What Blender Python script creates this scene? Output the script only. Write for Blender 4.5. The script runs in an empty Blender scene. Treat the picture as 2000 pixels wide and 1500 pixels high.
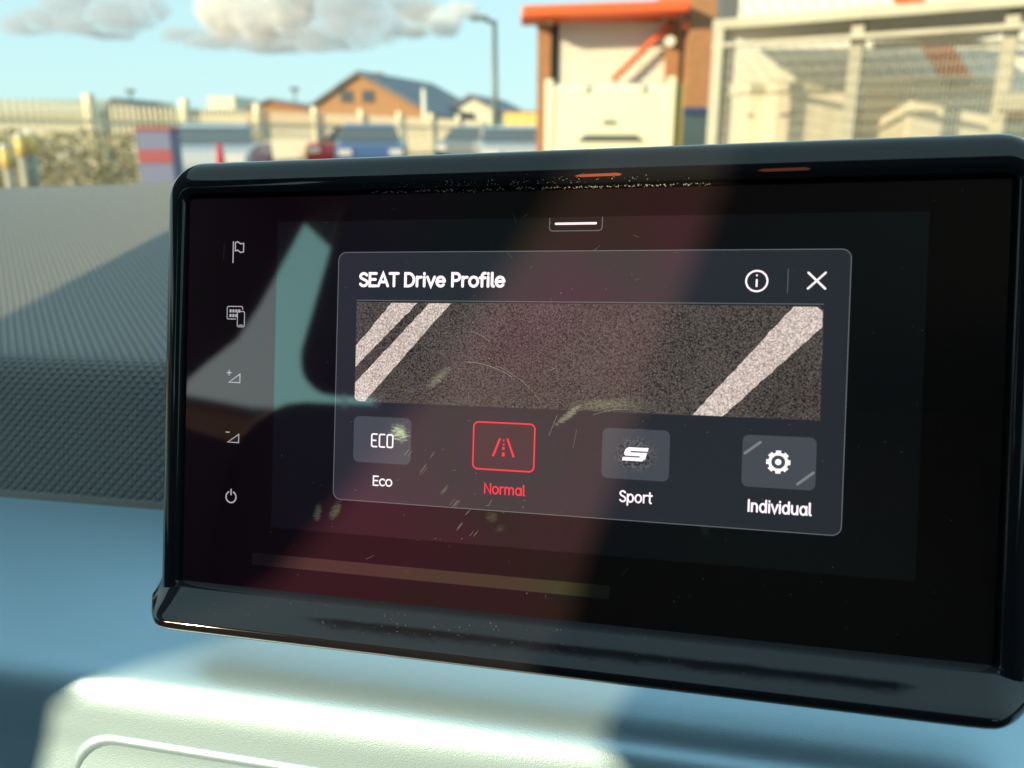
import bpy, bmesh, math, random
from mathutils import Vector, Matrix, noise
random.seed(7)
R = math.radians
scene = bpy.context.scene
COL = scene.collection

# ------------------------------------------------------------------ camera, world, sun, exposure
EYE = Vector((0, 0, 1.15))
PITCH = R(17)
cam_d = bpy.data.cameras.new('camera')
cam = bpy.data.objects.new('camera', cam_d); COL.objects.link(cam)
cam.location = EYE; cam.rotation_euler = (R(90) - PITCH, 0, 0)
cam_d.sensor_width = 36; cam_d.lens = 28.8
cam_d.clip_start = 0.01; cam_d.clip_end = 20000
cam_d.dof.use_dof = True; cam_d.dof.focus_distance = 0.237; cam_d.dof.aperture_fstop = 12.0
scene.camera = cam

# the car stands turned 14 degrees to the right of the view and leans a little sideways
CAR = Matrix(((0.969282, 0.242908, -0.038584, 0),
              (-0.242716, 0.970049, 0.009662, 0),
              (0.039775, 0.0, 0.999209, 1.15), (0, 0, 0, 1)))
DISP = CAR @ Matrix.Translation((-0.158287, 0.22415, -0.012722)) @ Matrix(((1, 0, 0, 0), (0, 0.270269, -0.962785, 0), (0, 0.962785, 0.270269, 0), (0, 0, 0, 1)))

SUN_AZ, SUN_EL = R(35.2), R(18)                      # from behind and to the left of the car
s_car = Vector((-math.sin(SUN_AZ) * math.cos(SUN_EL), -math.cos(SUN_AZ) * math.cos(SUN_EL), math.sin(SUN_EL)))
s_w = (CAR.to_3x3() @ s_car).normalized()
sun_d = bpy.data.lights.new('sun', 'SUN'); sun_d.energy = 2.5; sun_d.angle = R(0.53); sun_d.color = (1.0, 0.81, 0.49)
sun = bpy.data.objects.new('sun', sun_d); COL.objects.link(sun)
sun.rotation_euler = s_w.to_track_quat('Z', 'Y').to_euler(); sun.location = (0, 0, 30)

world = bpy.data.worlds.new('World'); scene.world = world; world.use_nodes = True
wn, wl = world.node_tree.nodes, world.node_tree.links
sky = wn.new('ShaderNodeTexSky'); sky.sky_type = 'NISHITA'; sky.sun_disc = False
sky.sun_elevation = math.asin(s_w.z); sky.sun_rotation = math.atan2(s_w.x, s_w.y)
sky.air_density = 1.0; sky.dust_density = 0.35; sky.ozone_density = 1.2
gam = wn.new('ShaderNodeGamma'); gam.inputs[1].default_value = .15
tnt = wn.new('ShaderNodeMix'); tnt.data_type = 'RGBA'; tnt.blend_type = 'MULTIPLY'; tnt.inputs[0].default_value = 1; tnt.inputs[7].default_value = (1.22, 1.80, 1.86, 1)
wl.new(sky.outputs[0], gam.inputs[0]); wl.new(gam.outputs[0], tnt.inputs[6])
bg = wn['Background']; wl.new(tnt.outputs[2], bg.inputs[0]); bg.inputs[1].default_value = 0.15

scene.view_settings.view_transform = 'Standard'; scene.view_settings.look = 'None'
scene.view_settings.gamma = 1; scene.view_settings.exposure = 1.45
scene.view_settings.use_curve_mapping = False
scene.render.engine = 'CYCLES'
scene.cycles.max_bounces = 6; scene.cycles.volume_bounces = 3; scene.cycles.transparent_max_bounces = 24
scene.cycles.caustics_reflective = False; scene.cycles.caustics_refractive = False
scene.cycles.use_denoising = True

# ------------------------------------------------------------------ helpers
def tag(o, label=None, cat=None, group=None, kind=None):
    if label: o['label'] = label
    if cat: o['category'] = cat
    if group: o['group'] = group
    if kind: o['kind'] = kind
    return o

def empty(name, mat=None, label=None, cat=None, group=None):
    o = bpy.data.objects.new(name, None); COL.objects.link(o); o.empty_display_size = .1
    if mat is not None: o.matrix_world = mat
    return tag(o, label, cat, group)

def mesh_obj(name, verts, faces, mat, parent=None, smooth=False, mats=None, mi=None):
    me = bpy.data.meshes.new(name); me.from_pydata([tuple(v) for v in verts], [], faces)
    for m in (mats or [mat]): me.materials.append(m)
    if mi: me.polygons.foreach_set('material_index', mi)
    if smooth: me.polygons.foreach_set('use_smooth', [True] * len(me.polygons))
    me.update()
    o = bpy.data.objects.new(name, me); COL.objects.link(o)
    if parent is not None: o.parent = parent
    return o

def link_copy(o, parent=None, loc=None):
    c = o.copy(); COL.objects.link(c)
    if parent is not None: c.parent = parent
    if loc is not None: c.location = loc
    return c

def copy_tree(o, parent=None):
    c = o.copy(); COL.objects.link(c)
    if parent is not None: c.parent = parent
    for ch in o.children: copy_tree(ch, c)
    return c

class MB:
    """collects boxes, prisms and lofts; build() links them as one mesh object"""
    def __init__(s): s.v = []; s.f = []
    def box(s, x0, x1, y0, y1, z0, z1):
        n = len(s.v)
        s.v += [(x0, y0, z0), (x1, y0, z0), (x1, y1, z0), (x0, y1, z0), (x0, y0, z1), (x1, y0, z1), (x1, y1, z1), (x0, y1, z1)]
        s.f += [tuple(n + i for i in q) for q in ((3, 2, 1, 0), (4, 5, 6, 7), (0, 1, 5, 4), (1, 2, 6, 5), (2, 3, 7, 6), (3, 0, 4, 7))]
        return s
    def prism(s, pts, a, b):
        """polygon ring pts (list of 3-vectors) swept from offset a to offset b"""
        n = len(s.v); k = len(pts)
        s.v += [tuple(Vector(p) + Vector(a)) for p in pts] + [tuple(Vector(p) + Vector(b)) for p in pts]
        s.f += [tuple(n + i for i in reversed(range(k))), tuple(n + k + i for i in range(k))]
        s.f += [(n + i, n + (i + 1) % k, n + k + (i + 1) % k, n + k + i) for i in range(k)]
        return s
    def loft(s, rings, close=True, cap0=False, cap1=False):
        n = len(s.v); k = len(rings[0])
        for r in rings: s.v += [tuple(p) for p in r]
        for i in range(len(rings) - 1):
            for j in range(k if close else k - 1):
                a = n + i * k + j; b = n + i * k + (j + 1) % k
                s.f.append((a, b, b + k, a + k))
        if cap0: s.f.append(tuple(n + i for i in reversed(range(k))))
        if cap1: s.f.append(tuple(n + (len(rings) - 1) * k + i for i in range(k)))
        return s
    def tube(s, p0, p1, r, n=10, r1=None):
        p0, p1 = Vector(p0), Vector(p1); d = (p1 - p0).normalized()
        a = d.orthogonal().normalized(); b = d.cross(a)
        def ring(p, rr): return [p + (a * math.cos(t) + b * math.sin(t)) * rr for t in [2 * math.pi * i / n for i in range(n)]]
        return s.loft([ring(p0, r), ring(p1, r if r1 is None else r1)], True, True, True)
    def build(s, name, mat, parent=None, smooth=False, bevel=0):
        o = mesh_obj(name, s.v, s.f, mat, parent, smooth)
        if bevel:
            m = o.modifiers.new('bevel', 'BEVEL'); m.width = bevel; m.segments = 2; m.limit_method = 'ANGLE'
        return o

def rrect(x0, x1, y0, y1, r, n=6, z=0.0):
    """rounded rectangle, counter-clockwise, as (x, y, z); r is a radius or four (TL, TR, BR, BL)"""
    rs = r if isinstance(r, (list, tuple)) else (r,) * 4
    out = []
    for cx, cy, a0, rr in ((x1, y1, 0, rs[1]), (x0, y1, 90, rs[0]), (x0, y0, 180, rs[3]), (x1, y0, 270, rs[2])):
        sx = -1 if cx == x1 else 1; sy = -1 if cy == y1 else 1
        for i in range(n + 1):
            t = R(a0 + 90 * i / n)
            out.append((cx + sx * rr + math.cos(t) * rr, cy + sy * rr + math.sin(t) * rr, z))
    return out

# ------------------------------------------------------------------ materials
def new_mat(name):
    m = bpy.data.materials.new(name); m.use_nodes = True
    return m, m.node_tree.nodes, m.node_tree.links, m.node_tree.nodes['Principled BSDF']

def pmat(name, col, rough=.6, metal=0., spec=.5, noise_scale=None, noise_amt=.25, bump=0., bump_scale=None, coat=0., emis=None, estr=0., ior=None, aniso=None):
    m, n, l, p = new_mat(name)
    p.inputs['Base Color'].default_value = (*col, 1); p.inputs['Roughness'].default_value = rough
    p.inputs['Metallic'].default_value = metal; p.inputs['Specular IOR Level'].default_value = spec
    p.inputs['Coat Weight'].default_value = coat
    if ior: p.inputs['IOR'].default_value = ior
    if emis: p.inputs['Emission Color'].default_value = (*emis, 1); p.inputs['Emission Strength'].default_value = estr
    tc = n.new('ShaderNodeTexCoord')
    if noise_scale:
        t = n.new('ShaderNodeTexNoise'); t.inputs['Scale'].default_value = noise_scale; t.inputs['Detail'].default_value = 6
        l.new(tc.outputs['Object'], t.inputs['Vector'])
        r = n.new('ShaderNodeValToRGB')
        r.color_ramp.elements[0].position = .3; r.color_ramp.elements[1].position = .7
        r.color_ramp.elements[0].color = (*[c * (1 - noise_amt) for c in col], 1)
        r.color_ramp.elements[1].color = (*[min(1, c * (1 + noise_amt)) for c in col], 1)
        l.new(t.outputs[0], r.inputs[0]); l.new(r.outputs[0], p.inputs['Base Color'])
    if bump:
        t2 = n.new('ShaderNodeTexNoise'); t2.inputs['Scale'].default_value = bump_scale or 50; t2.inputs['Detail'].default_value = 4
        l.new(tc.outputs['Object'], t2.inputs['Vector'])
        b = n.new('ShaderNodeBump'); b.inputs['Strength'].default_value = bump; b.inputs['Distance'].default_value = .001
        l.new(t2.outputs[0], b.inputs['Height']); l.new(b.outputs[0], p.inputs['Normal'])
    return m

def math_node(n, l, op, a, b=None, c=None):
    m = n.new('ShaderNodeMath'); m.operation = op
    for i, v in enumerate((a, b, c)):
        if v is None: continue
        if isinstance(v, (int, float)): m.inputs[i].default_value = v
        else: l.new(v, m.inputs[i])
    return m.outputs[0]

# finger marks on the glass, in metres of the glass's own frame: (x, y, half length, half width, turn, strength)
MARKS = [(.0703, -.0683, .0030, .0026, -35, .70), (.0453, -.0928, .0028, .0013, 78, .42), (.0510, -.0920, .0030, .0015, 62, .26),
         (.0815, -.0524, .0048, .0014, 42, .32), (.1195, -.0610, .0050, .0010, 40, .42), (.1290, -.0578, .0085, .0016, 4, .20), (.1400, -.0575, .0060, .0024, -4, .10),
         (.0640, -.0590, .0030, .0014, 65, .20), (.1560, -.0890, .0030, .0010, 110, .10), (.0985, -.0905, .0018, .0016, 0, .10), (.1010, -.0935, .0016, .0010, 40, .07),
         (.1740, -.0440, .0022, .0010, 70, .12), (.0530, -.0600, .0014, .0030, 10, .10)]

SCREEN = .46   # brightness of the display against the daylight exposure
def glass_coat(name, emis=None, estr=1., tint=(.70, 1., .92), ior=2.6, dust=(.030, .010, .016), rough=.035, emis_builder=None):
    """the front glass as it looks over one layer of the picture behind it: sky-tinted coating, dust film, finger marks, and the light of the panel"""
    m, n, l, p = new_mat(name)
    p.inputs['Roughness'].default_value = rough; p.inputs['IOR'].default_value = ior
    p.inputs['Specular Tint'].default_value = (*tint, 1)
    tc = n.new('ShaderNodeTexCoord'); obj = tc.outputs['Object']
    total = None
    streak = n.new('ShaderNodeTexNoise'); streak.inputs['Scale'].default_value = 1500; streak.inputs['Detail'].default_value = 5
    mp = n.new('ShaderNodeMapping'); mp.inputs['Rotation'].default_value = (0, 0, R(-48)); mp.inputs['Scale'].default_value = (.45, 1.7, 1)
    l.new(obj, mp.inputs[0]); l.new(mp.outputs[0], streak.inputs['Vector'])
    for (x, y, a, b, rot, st) in MARKS:
        mp = n.new('ShaderNodeMapping'); mp.vector_type = 'TEXTURE'
        mp.inputs['Location'].default_value = (x, y, 0); mp.inputs['Rotation'].default_value = (0, 0, R(rot)); mp.inputs['Scale'].default_value = (a, b, 1)
        l.new(obj, mp.inputs[0])
        sx = n.new('ShaderNodeSeparateXYZ'); l.new(mp.outputs[0], sx.inputs[0])
        rr = math_node(n, l, 'ADD', math_node(n, l, 'MULTIPLY', sx.outputs[0], sx.outputs[0]), math_node(n, l, 'MULTIPLY', sx.outputs[1], sx.outputs[1]))
        e = math_node(n, l, 'ADD', rr, math_node(n, l, 'MULTIPLY_ADD', streak.outputs[0], 3.4, -1.75))
        mr = n.new('ShaderNodeMapRange'); mr.interpolation_type = 'SMOOTHSTEP'
        mr.inputs['From Min'].default_value = 1.35; mr.inputs['From Max'].default_value = -.35; mr.inputs['To Min'].default_value = 0; mr.inputs['To Max'].default_value = st
        l.new(e, mr.inputs[0])
        total = mr.outputs[0] if total is None else math_node(n, l, 'MAXIMUM', total, mr.outputs[0])
    # uneven dust film, its mauve-to-grey shift painting the coating's coloured sheen
    t = n.new('ShaderNodeTexNoise'); t.inputs['Scale'].default_value = 16; t.inputs['Detail'].default_value = 5; l.new(obj, t.inputs['Vector'])
    r = n.new('ShaderNodeValToRGB'); r.color_ramp.elements[0].position = .36; r.color_ramp.elements[1].position = .66
    r.color_ramp.elements[0].color = (dust[0] * 1.15, dust[1] * .80, dust[2] * 1.25, 1); r.color_ramp.elements[1].color = (dust[0] * .62, dust[1] * 1.25, dust[2] * .75, 1)
    sxx = n.new('ShaderNodeSeparateXYZ'); l.new(obj, sxx.inputs[0])
    drift = math_node(n, l, 'MULTIPLY_ADD', sxx.outputs[0], 2.6, -.26)
    l.new(math_node(n, l, 'ADD', t.outputs[0], drift), r.inputs[0])
    mx = n.new('ShaderNodeMix'); mx.data_type = 'RGBA'
    l.new(total, mx.inputs[0]); l.new(r.outputs[0], mx.inputs[6]); mx.inputs[7].default_value = (.27, .33, .25, 1)
    l.new(mx.outputs[2], p.inputs['Base Color'])
    l.new(math_node(n, l, 'MULTIPLY_ADD', total, .3, rough), p.inputs['Roughness'])
    p.inputs['Emission Strength'].default_value = estr * SCREEN
    if emis_builder: l.new(emis_builder(n, l, obj), p.inputs['Emission Color'])
    elif emis: p.inputs['Emission Color'].default_value = (*emis, 1)
    else: p.inputs['Emission Strength'].default_value = 0
    return m

def asphalt_emission(lo, hi, scale=1500):
    def f(n, l, obj):
        a = n.new('ShaderNodeTexNoise'); a.inputs['Scale'].default_value = scale; a.inputs['Detail'].default_value = 3; a.inputs['Roughness'].default_value = .6
        l.new(obj, a.inputs['Vector'])
        v = n.new('ShaderNodeTexVoronoi'); v.inputs['Scale'].default_value = scale * .8; l.new(obj, v.inputs['Vector'])
        b = n.new('ShaderNodeTexNoise'); b.inputs['Scale'].default_value = 60; l.new(obj, b.inputs['Vector'])
        s = math_node(n, l, 'ADD', math_node(n, l, 'MULTIPLY_ADD', v.outputs['Distance'], -.35, a.outputs[0]), math_node(n, l, 'MULTIPLY_ADD', b.outputs[0], .16, -.08))
        r = n.new('ShaderNodeValToRGB'); r.color_ramp.elements[0].position = .16; r.color_ramp.elements[1].position = .60
        r.color_ramp.elements[0].color = (*lo, 1); r.color_ramp.elements[1].color = (*hi, 1)
        l.new(s, r.inputs[0]); return r.outputs[0]
    return f

M = {}
M['gloss'] = pmat('piano_black_plastic', (.012, .012, .015), .045, ior=1.52, bump=.03, bump_scale=60)
M['groove'] = pmat('black_seal', (.004, .004, .004), .5)
M['glass_border'] = glass_coat('glass_over_black_border', tint=(1, .76, .76), ior=2.25, dust=(.020, .008, .011))
M['glass_display'] = glass_coat('glass_over_display', emis=(.0006, .0008, .0014), dust=(.034, .013, .019))
M['glass_strip'] = glass_coat('glass_over_lower_strip', tint=(1, .8, .75), ior=1.95, dust=(.046, .030, .026))
M['dialog'] = glass_coat('dialog_grey', emis=(.014, .016, .022), dust=(.046, .020, .030))
M['dialog_line'] = glass_coat('dialog_border_light_grey', emis=(.10, .11, .12), dust=(.05, .03, .035))
M['fine_line'] = glass_coat('faint_line', emis=(.05, .055, .065), dust=(.05, .03, .035))
M['button'] = glass_coat('button_grey', emis=(.048, .052, .066), dust=(.045, .024, .032))
M['ui_white'] = glass_coat('lit_white', emis=(.95, .84, .88), dust=(.05, .03, .03))
M['ui_red'] = glass_coat('lit_red', emis=(.84, .035, .05), dust=(.05, .01, .02))
M['ui_red_fill'] = glass_coat('dim_red_fill', emis=(.045, .022, .028), dust=(.04, .016, .02))
M['ui_grey'] = glass_coat('lit_icon_grey', emis=(.32, .31, .34), dust=(.04, .03, .03))
M['road'] = glass_coat('road_picture', dust=(.035, .014, .022), emis_builder=asphalt_emission((.012, .010, .009), (.135, .114, .104), 2500))
M['stripe'] = glass_coat('road_stripe_picture', dust=(.03, .016, .022), emis_builder=asphalt_emission((.30, .24, .21), (.84, .72, .66), 2300))
def sport_emission(n, l, obj):
    g = asphalt_emission((.010, .010, .014), (.15, .15, .17), 2000)(n, l, obj)
    mp = n.new('ShaderNodeMapping'); mp.vector_type = 'TEXTURE'; mp.inputs['Location'].default_value = (.13755, -.0708, 0); mp.inputs['Scale'].default_value = (.0066, .0054, 1)
    l.new(obj, mp.inputs[0]); ln = n.new('ShaderNodeVectorMath'); ln.operation = 'LENGTH'; l.new(mp.outputs[0], ln.inputs[0])
    mr = n.new('ShaderNodeMapRange'); mr.interpolation_type = 'SMOOTHSTEP'; mr.inputs['From Min'].default_value = .55; mr.inputs['From Max'].default_value = 1.05; l.new(ln.outputs['Value'], mr.inputs[0])
    mx = n.new('ShaderNodeMix'); mx.data_type = 'RGBA'; l.new(mr.outputs[0], mx.inputs[0]); l.new(g, mx.inputs[6]); mx.inputs[7].default_value = (.048, .052, .066, 1)
    return mx.outputs[2]
M['sportfill'] = glass_coat('sport_button_picture', dust=(.04, .022, .03), emis_builder=sport_emission)
M['bar'] = glass_coat('button_light_bar', emis=(.16, .165, .19), dust=(.04, .03, .035))
M['dark'] = glass_coat('icon_dark_hole', emis=(.035, .030, .030))
M['speck'] = pmat('dust_grain', (.75, .72, .6), .8)

# ------------------------------------------------------------------ touchscreen (all in its own frame, metres, z towards the viewer)
touch = empty('touchscreen', DISP, 'wide glossy black touchscreen showing a drive profile menu, standing on the dashboard', 'touchscreen')
GW, GH = .225, .11826
_layer = [0]
def outline(d_side, d_top, d_bot, r, z, n=8):
    return rrect(-d_side, GW + d_side, -GH - d_bot, d_top, (r, r, min(r, .0025), min(r, .0025)), n, z)
hb = MB()
rings = [outline(.0005, .0005, .0005, .0015, -.0016), outline(.0009, .0009, .0006, .002, -.0013), outline(.0011, .0012, .0007, .0024, .0002),
         outline(.0016, .0018, .0009, .003, .0010), outline(.0030, .0034, .0014, .0042, .0014), outline(.0050, .0066, .0022, .0066, .0011),
         outline(.0066, .0088, .0030, .0090, .0003), outline(.0078, .0104, .0036, .0106, -.0010), outline(.0086, .0113, .004, .0116, -.0026),
         outline(.0091, .0117, .0042, .0120, -.005), outline(.0091, .0115, .0042, .0118, -.012), outline(.0082, .0104, .004, .0110, -.0165),
         outline(.0058, .0080, .003, .009, -.0185)]
hb.loft(rings, True, False, True)
housing = hb.build('housing', M['gloss'], touch, True)
# ledge under the glass
lb = MB()
prof = [(-.1163, -.0120), (-.1172, .0001), (-.1190, .0022), (-.1222, .0068), (-.1244, .0102), (-.1252, .0114), (-.1260, .0119), (-.1270, .0120), (-.1281, .0114), (-.1291, .0101), (-.1298, .0082), (-.1302, .0058), (-.1303, .002), (-.1300, -.008), (-.1270, -.0135), (-.1200, -.014)]
NX = 60
def ledge_ring(t):
    """t in 0..1 along the width; the front pulls in at the ends and its lower corners are rounded"""
    x0, x1 = -.0096, .2334
    s = t * (x1 - x0); L = x1 - x0
    e = min(s, L - s)
    k = min(1., e / .0098); k = .55 * k + .45 * math.sin(k * math.pi / 2)
    q = max(0., min(1., (e - .0002) / .0150)); q = math.sqrt(1 - (1 - q) ** 2)
    out = []
    for (y, z) in prof:
        ym = -.1190
        yy = ym + (y - ym) * (.50 + .50 * q) if y < ym else y
        zz = z if z < -.006 else -.006 + (z + .006) * (.40 + .60 * k)
        out.append((x0 + s, yy, zz))
    return out
ts = [0] + [(.0125 / .2401) * (1 - math.cos(R(90) * i / 9)) for i in range(1, 10)] + [.0521 + (1 - .1042) * i / NX for i in range(1, NX)] + [1 - (.0125 / .2401) * (1 - math.cos(R(90) * i / 9)) for i in range(9, 0, -1)] + [1]
lb.loft([ledge_ring(t) for t in ts], True, True, True)
ledge = lb.build('ledge', M['gloss'], touch, True)

def flat(name, ring, z, mat, parent):
    n = len(ring)
    return mesh_obj(name, [(p[0], p[1], z) for p in ring], [tuple(range(n))], mat, parent)

glass = MB().loft([rrect(0, GW, -GH, 0, .0012, 4, -.0016), rrect(0, GW, -GH, 0, .0012, 4, -.0003), rrect(.0003, GW - .0003, -GH + .0003, -.0003, .0010, 4, 0)], True, True, True).build('glass_panel', M['glass_border'], touch)
disp = flat('display_area', rrect(.0302, .2070, -.0985, -.0076, .0004, 2), .00003, M['glass_display'], touch)
flat('lower_strip', rrect(.0240, .1318, -.1102, -.1066, .0002, 2), .00003, M['glass_strip'], touch)  # right end cut where the sun patch on the glass stops

dlg = flat('dialog_box', rrect(.05010, .1896, -.0887, -.0166, .0024, 8), .00006, M['dialog'], touch)

def ring_mesh(name, x0, x1, y0, y1, r, w, z, mat, parent, n=8):
    a = rrect(x0, x1, y0, y1, r, n, z); b = rrect(x0 + w, x1 - w, y0 + w, y1 - w, max(r - w, .0001), n, z)
    return MB().loft([a, b]).build(name, mat, parent)
ring_mesh('border', .05010, .1896, -.0887, -.0166, .0024, .00022, .00009, M['dialog_line'], dlg)

# strokes: flat ribbons with round ends
def ribbon(v, f, pts, w, z):
    """adds a polyline ribbon with semicircle ends to v, f"""
    P = [Vector((p[0], p[1])) for p in pts]
    closed = (P[0] - P[-1]).length < 1e-7 and len(P) > 3
    if closed: P = P[:-1]
    n = len(P); h = w / 2; L = []; Rr = []
    for i in range(n):
        if closed: a, b = P[i - 1], P[(i + 1) % n]
        else: a, b = P[max(i - 1, 0)], P[min(i + 1, n - 1)]
        d1 = (P[i] - a).normalized() if (P[i] - a).length > 1e-9 else (b - P[i]).normalized()
        d2 = (b - P[i]).normalized() if (b - P[i]).length > 1e-9 else d1
        t = (d1 + d2)
        if t.length < 1e-6: t = d1.copy()
        t.normalize(); nn = Vector((-t.y, t.x)); k = h / max(.45, nn.dot(Vector((-d1.y, d1.x))))
        L.append(P[i] + nn * k); Rr.append(P[i] - nn * k)
    b0 = len(v)
    for i in range(n): v.append((L[i].x, L[i].y, z)); v.append((Rr[i].x, Rr[i].y, z))
    for i in range(n if closed else n - 1):
        a = b0 + 2 * i; c = b0 + 2 * ((i + 1) % n); f.append((a, a + 1, c + 1, c))
    if not closed:
        for (c, l_, r_, d) in ((P[0], L[0], Rr[0], (P[0] - P[1]).normalized()), (P[-1], L[-1], Rr[-1], (P[-1] - P[-2]).normalized())):
            a0 = math.atan2(l_.y - c.y, l_.x - c.x); am = math.atan2(d.y, d.x)
            dd = (am - a0 + math.pi) % (2 * math.pi) - math.pi; sg = 1 if dd > 0 else -1
            b1 = len(v); fan = []
            for j in range(9):
                t = a0 + sg * math.pi * j / 8; v.append((c.x + math.cos(t) * h, c.y + math.sin(t) * h, z)); fan.append(b1 + j)
            f.append(tuple(fan if sg > 0 else reversed(fan)))

def arc(cx, cy, rx, ry, a0, a1, n=10):
    return [(cx + rx * math.cos(R(a0 + (a1 - a0) * i / n)), cy + ry * math.sin(R(a0 + (a1 - a0) * i / n))) for i in range(n + 1)]

XH = .72   # x-height; cap height 1
def bowl(cx=.33, rx=.30, ry=.36): return arc(cx, .36, rx, ry, 0, 360, 24)
G = {
 'S': (.62, [arc(.31, .75, .24, .25, 25, 180, 9) + [(.09, .70)] + arc(.33, .50, .0, .0, 0, 0, 1)[:0] + [(.16, .60), (.31, .52), (.46, .44)] + arc(.31, .26, .26, .26, 20, -155, 11)]),
 'E': (.56, [[(.52, 1), (.06, 1), (.06, 0), (.52, 0)], [(.06, .52), (.46, .52)]]),
 'A': (.76, [[(.04, 0), (.38, 1), (.72, 0)], [(.17, .32), (.59, .32)]]),
 'T': (.64, [[(.02, 1), (.62, 1)], [(.32, 1), (.32, 0)]]),
 'D': (.74, [[(.08, 0), (.08, 1), (.30, 1)] + arc(.30, .5, .38, .5, 80, -80, 14) + [(.30, 0), (.08, 0)]]),
 'P': (.62, [[(.08, 0), (.08, 1), (.32, 1)] + arc(.32, .72, .25, .28, 80, -80, 10) + [(.32, .44), (.08, .44)]]),
 'N': (.76, [[(.08, 0), (.08, 1), (.66, 0), (.66, 1)]]),
 'I': (.22, [[(.10, 0), (.10, 1)]]),
 'r': (.42, [[(.08, 0), (.08, XH)], [(.08, .40)] + arc(.30, .42, .22, .28, 170, 85, 6) + [(.38, .705)]]),
 'i': (.20, [[(.09, 0), (.09, XH)], [(.09, .955), (.09, 1.0)]]),
 'v': (.56, [[(.03, XH), (.28, 0), (.53, XH)]]),
 'e': (.64, [[(.06, .38), (.58, .38)] + arc(.32, .36, .27, .36, 8, 318, 20)]),
 'o': (.68, [arc(.33, .36, .28, .36, 0, 360, 26)]),
 'c': (.56, [arc(.33, .36, .27, .36, 48, 312, 20)]),
 'f': (.38, [[(.14, 0), (.14, .80)] + arc(.32, .80, .18, .22, 180, 85, 7), [(.0, .66), (.34, .66)]]),
 'l': (.22, [[(.08, 1.02), (.08, .14)] + arc(.20, .14, .12, .14, 180, 262, 5)]),
 'm': (1.02, [[(.08, 0), (.08, XH)], [(.08, .42)] + arc(.28, .46, .20, .26, 165, 0, 9) + [(.48, 0)], [(.48, .42)] + arc(.70, .46, .20, .26, 165, 0, 9) + [(.90, 0)]]),
 'n': (.64, [[(.08, 0), (.08, XH)], [(.08, .42)] + arc(.30, .44, .22, .28, 165, 0, 9) + [(.52, 0)]]),
 'u': (.64, [[(.07, XH), (.07, .28)] + arc(.29, .28, .22, .28, 180, 345, 9), [(.53, XH), (.53, 0)]]),
 'a': (.68, [arc(.31, .36, .25, .36, 0, 360, 24), [(.57, XH), (.57, .12), (.61, .02)]]),
 'd': (.68, [arc(.31, .36, .25, .36, 0, 360, 24), [(.57, 1.02), (.57, 0)]]),
 'p': (.68, [arc(.35, .36, .25, .36, 0, 360, 24), [(.08, XH), (.08, -.30)]]),
 't': (.40, [[(.16, .96), (.16, .16)] + arc(.30, .16, .14, .16, 180, 265, 5), [(.02, .70), (.36, .70)]]),
 ' ': (.26, []),
}
def text(name, s, x0, x1, base, cap, w, mat, parent, z=.00012):
    gap = w * .42
    adv = sum(G[c][0] for c in s) - .08; k = (x1 - x0 - gap * (len(s) - 1)) / (adv * cap)
    v, f = [], []; x = x0; q = 0
    for c in s:
        a, st = G[c]
        for pl in st:
            ribbon(v, f, [(x + p[0] * cap * k, base + p[1] * cap) for p in pl], w, z + q * .000006); q = (q + 1) % 4
        x += a * cap * k + gap
    return mesh_obj(name, v, f, mat, parent)
def strokes(name, lines, w, mat, parent, z=.00012):
    v, f = [], []
    for i, pl in enumerate(lines): ribbon(v, f, pl, w, z + i * .000006)
    return mesh_obj(name, v, f, mat, parent)

text('title_text', 'SEAT Drive Profile', .0569, .1000, -.02635, .00355, .00080, M['ui_white'], dlg)
strokes('info_icon', [arc(.16704, -.02473, .00262, .00262, 0, 360, 40), [(.16704, -.02445), (.16704, -.02605)], [(.16704, -.02325), (.16704, -.02328)]], .00046, M['ui_white'], dlg)
strokes('close_icon', [[(.1795, -.0266), (.1836, -.0226)], [(.1795, -.0226), (.1836, -.0266)]], .00052, M['ui_white'], dlg)
strokes('separator_line', [[(.17462, -.0216), (.17462, -.0277)]], .00016, M['dialog_line'], dlg)
strokes('header_line', [[(.0562, -.03050), (.1834, -.03050)]], .0002, M['dialog_line'], dlg)

# road picture with its three painted stripes
pic = flat('road_picture', rrect(.0562, .1835, -.0598, -.0310, (.0001, .0015, .0002, .0014), 6), .00009, M['road'], touch)
def wavy(poly, z, amp=.00028):
    out = []
    n = len(poly)
    for i in range(n):
        a, b, rough = Vector(poly[i][:2]), Vector(poly[(i + 1) % n][:2]), poly[i][2]
        k = 26 if rough else 1
        for j in range(k):
            p = a.lerp(b, j / k)
            if rough and j: 
                d = (b - a).normalized(); p += Vector((-d.y, d.x)) * amp * noise.noise((p.x * 700, p.y * 700, i))
            out.append((p.x, p.y, z))
    return out
for poly in ([(.0563, -.0436, 1), (.0670, -.0312, 0), (.0748, -.0312, 1), (.0563, -.0498, 0)],
             [(.0563, -.0545, 1), (.0784, -.0312, 0), (.0848, -.0312, 1), (.0594, -.0597, 0), (.0571, -.0596, 0), (.0563, -.0588, 0)],
             [(.1521, -.0597, 1), (.1762, -.0312, 0), (.1818, -.0312, 0), (.1832, -.0322, 0), (.1833, -.0362, 1), (.1597, -.0597, 0)]):
    ring = wavy(poly, .00012); mesh_obj('painted_stripe', ring, [tuple(range(len(ring)))], M['stripe'], pic)

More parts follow.
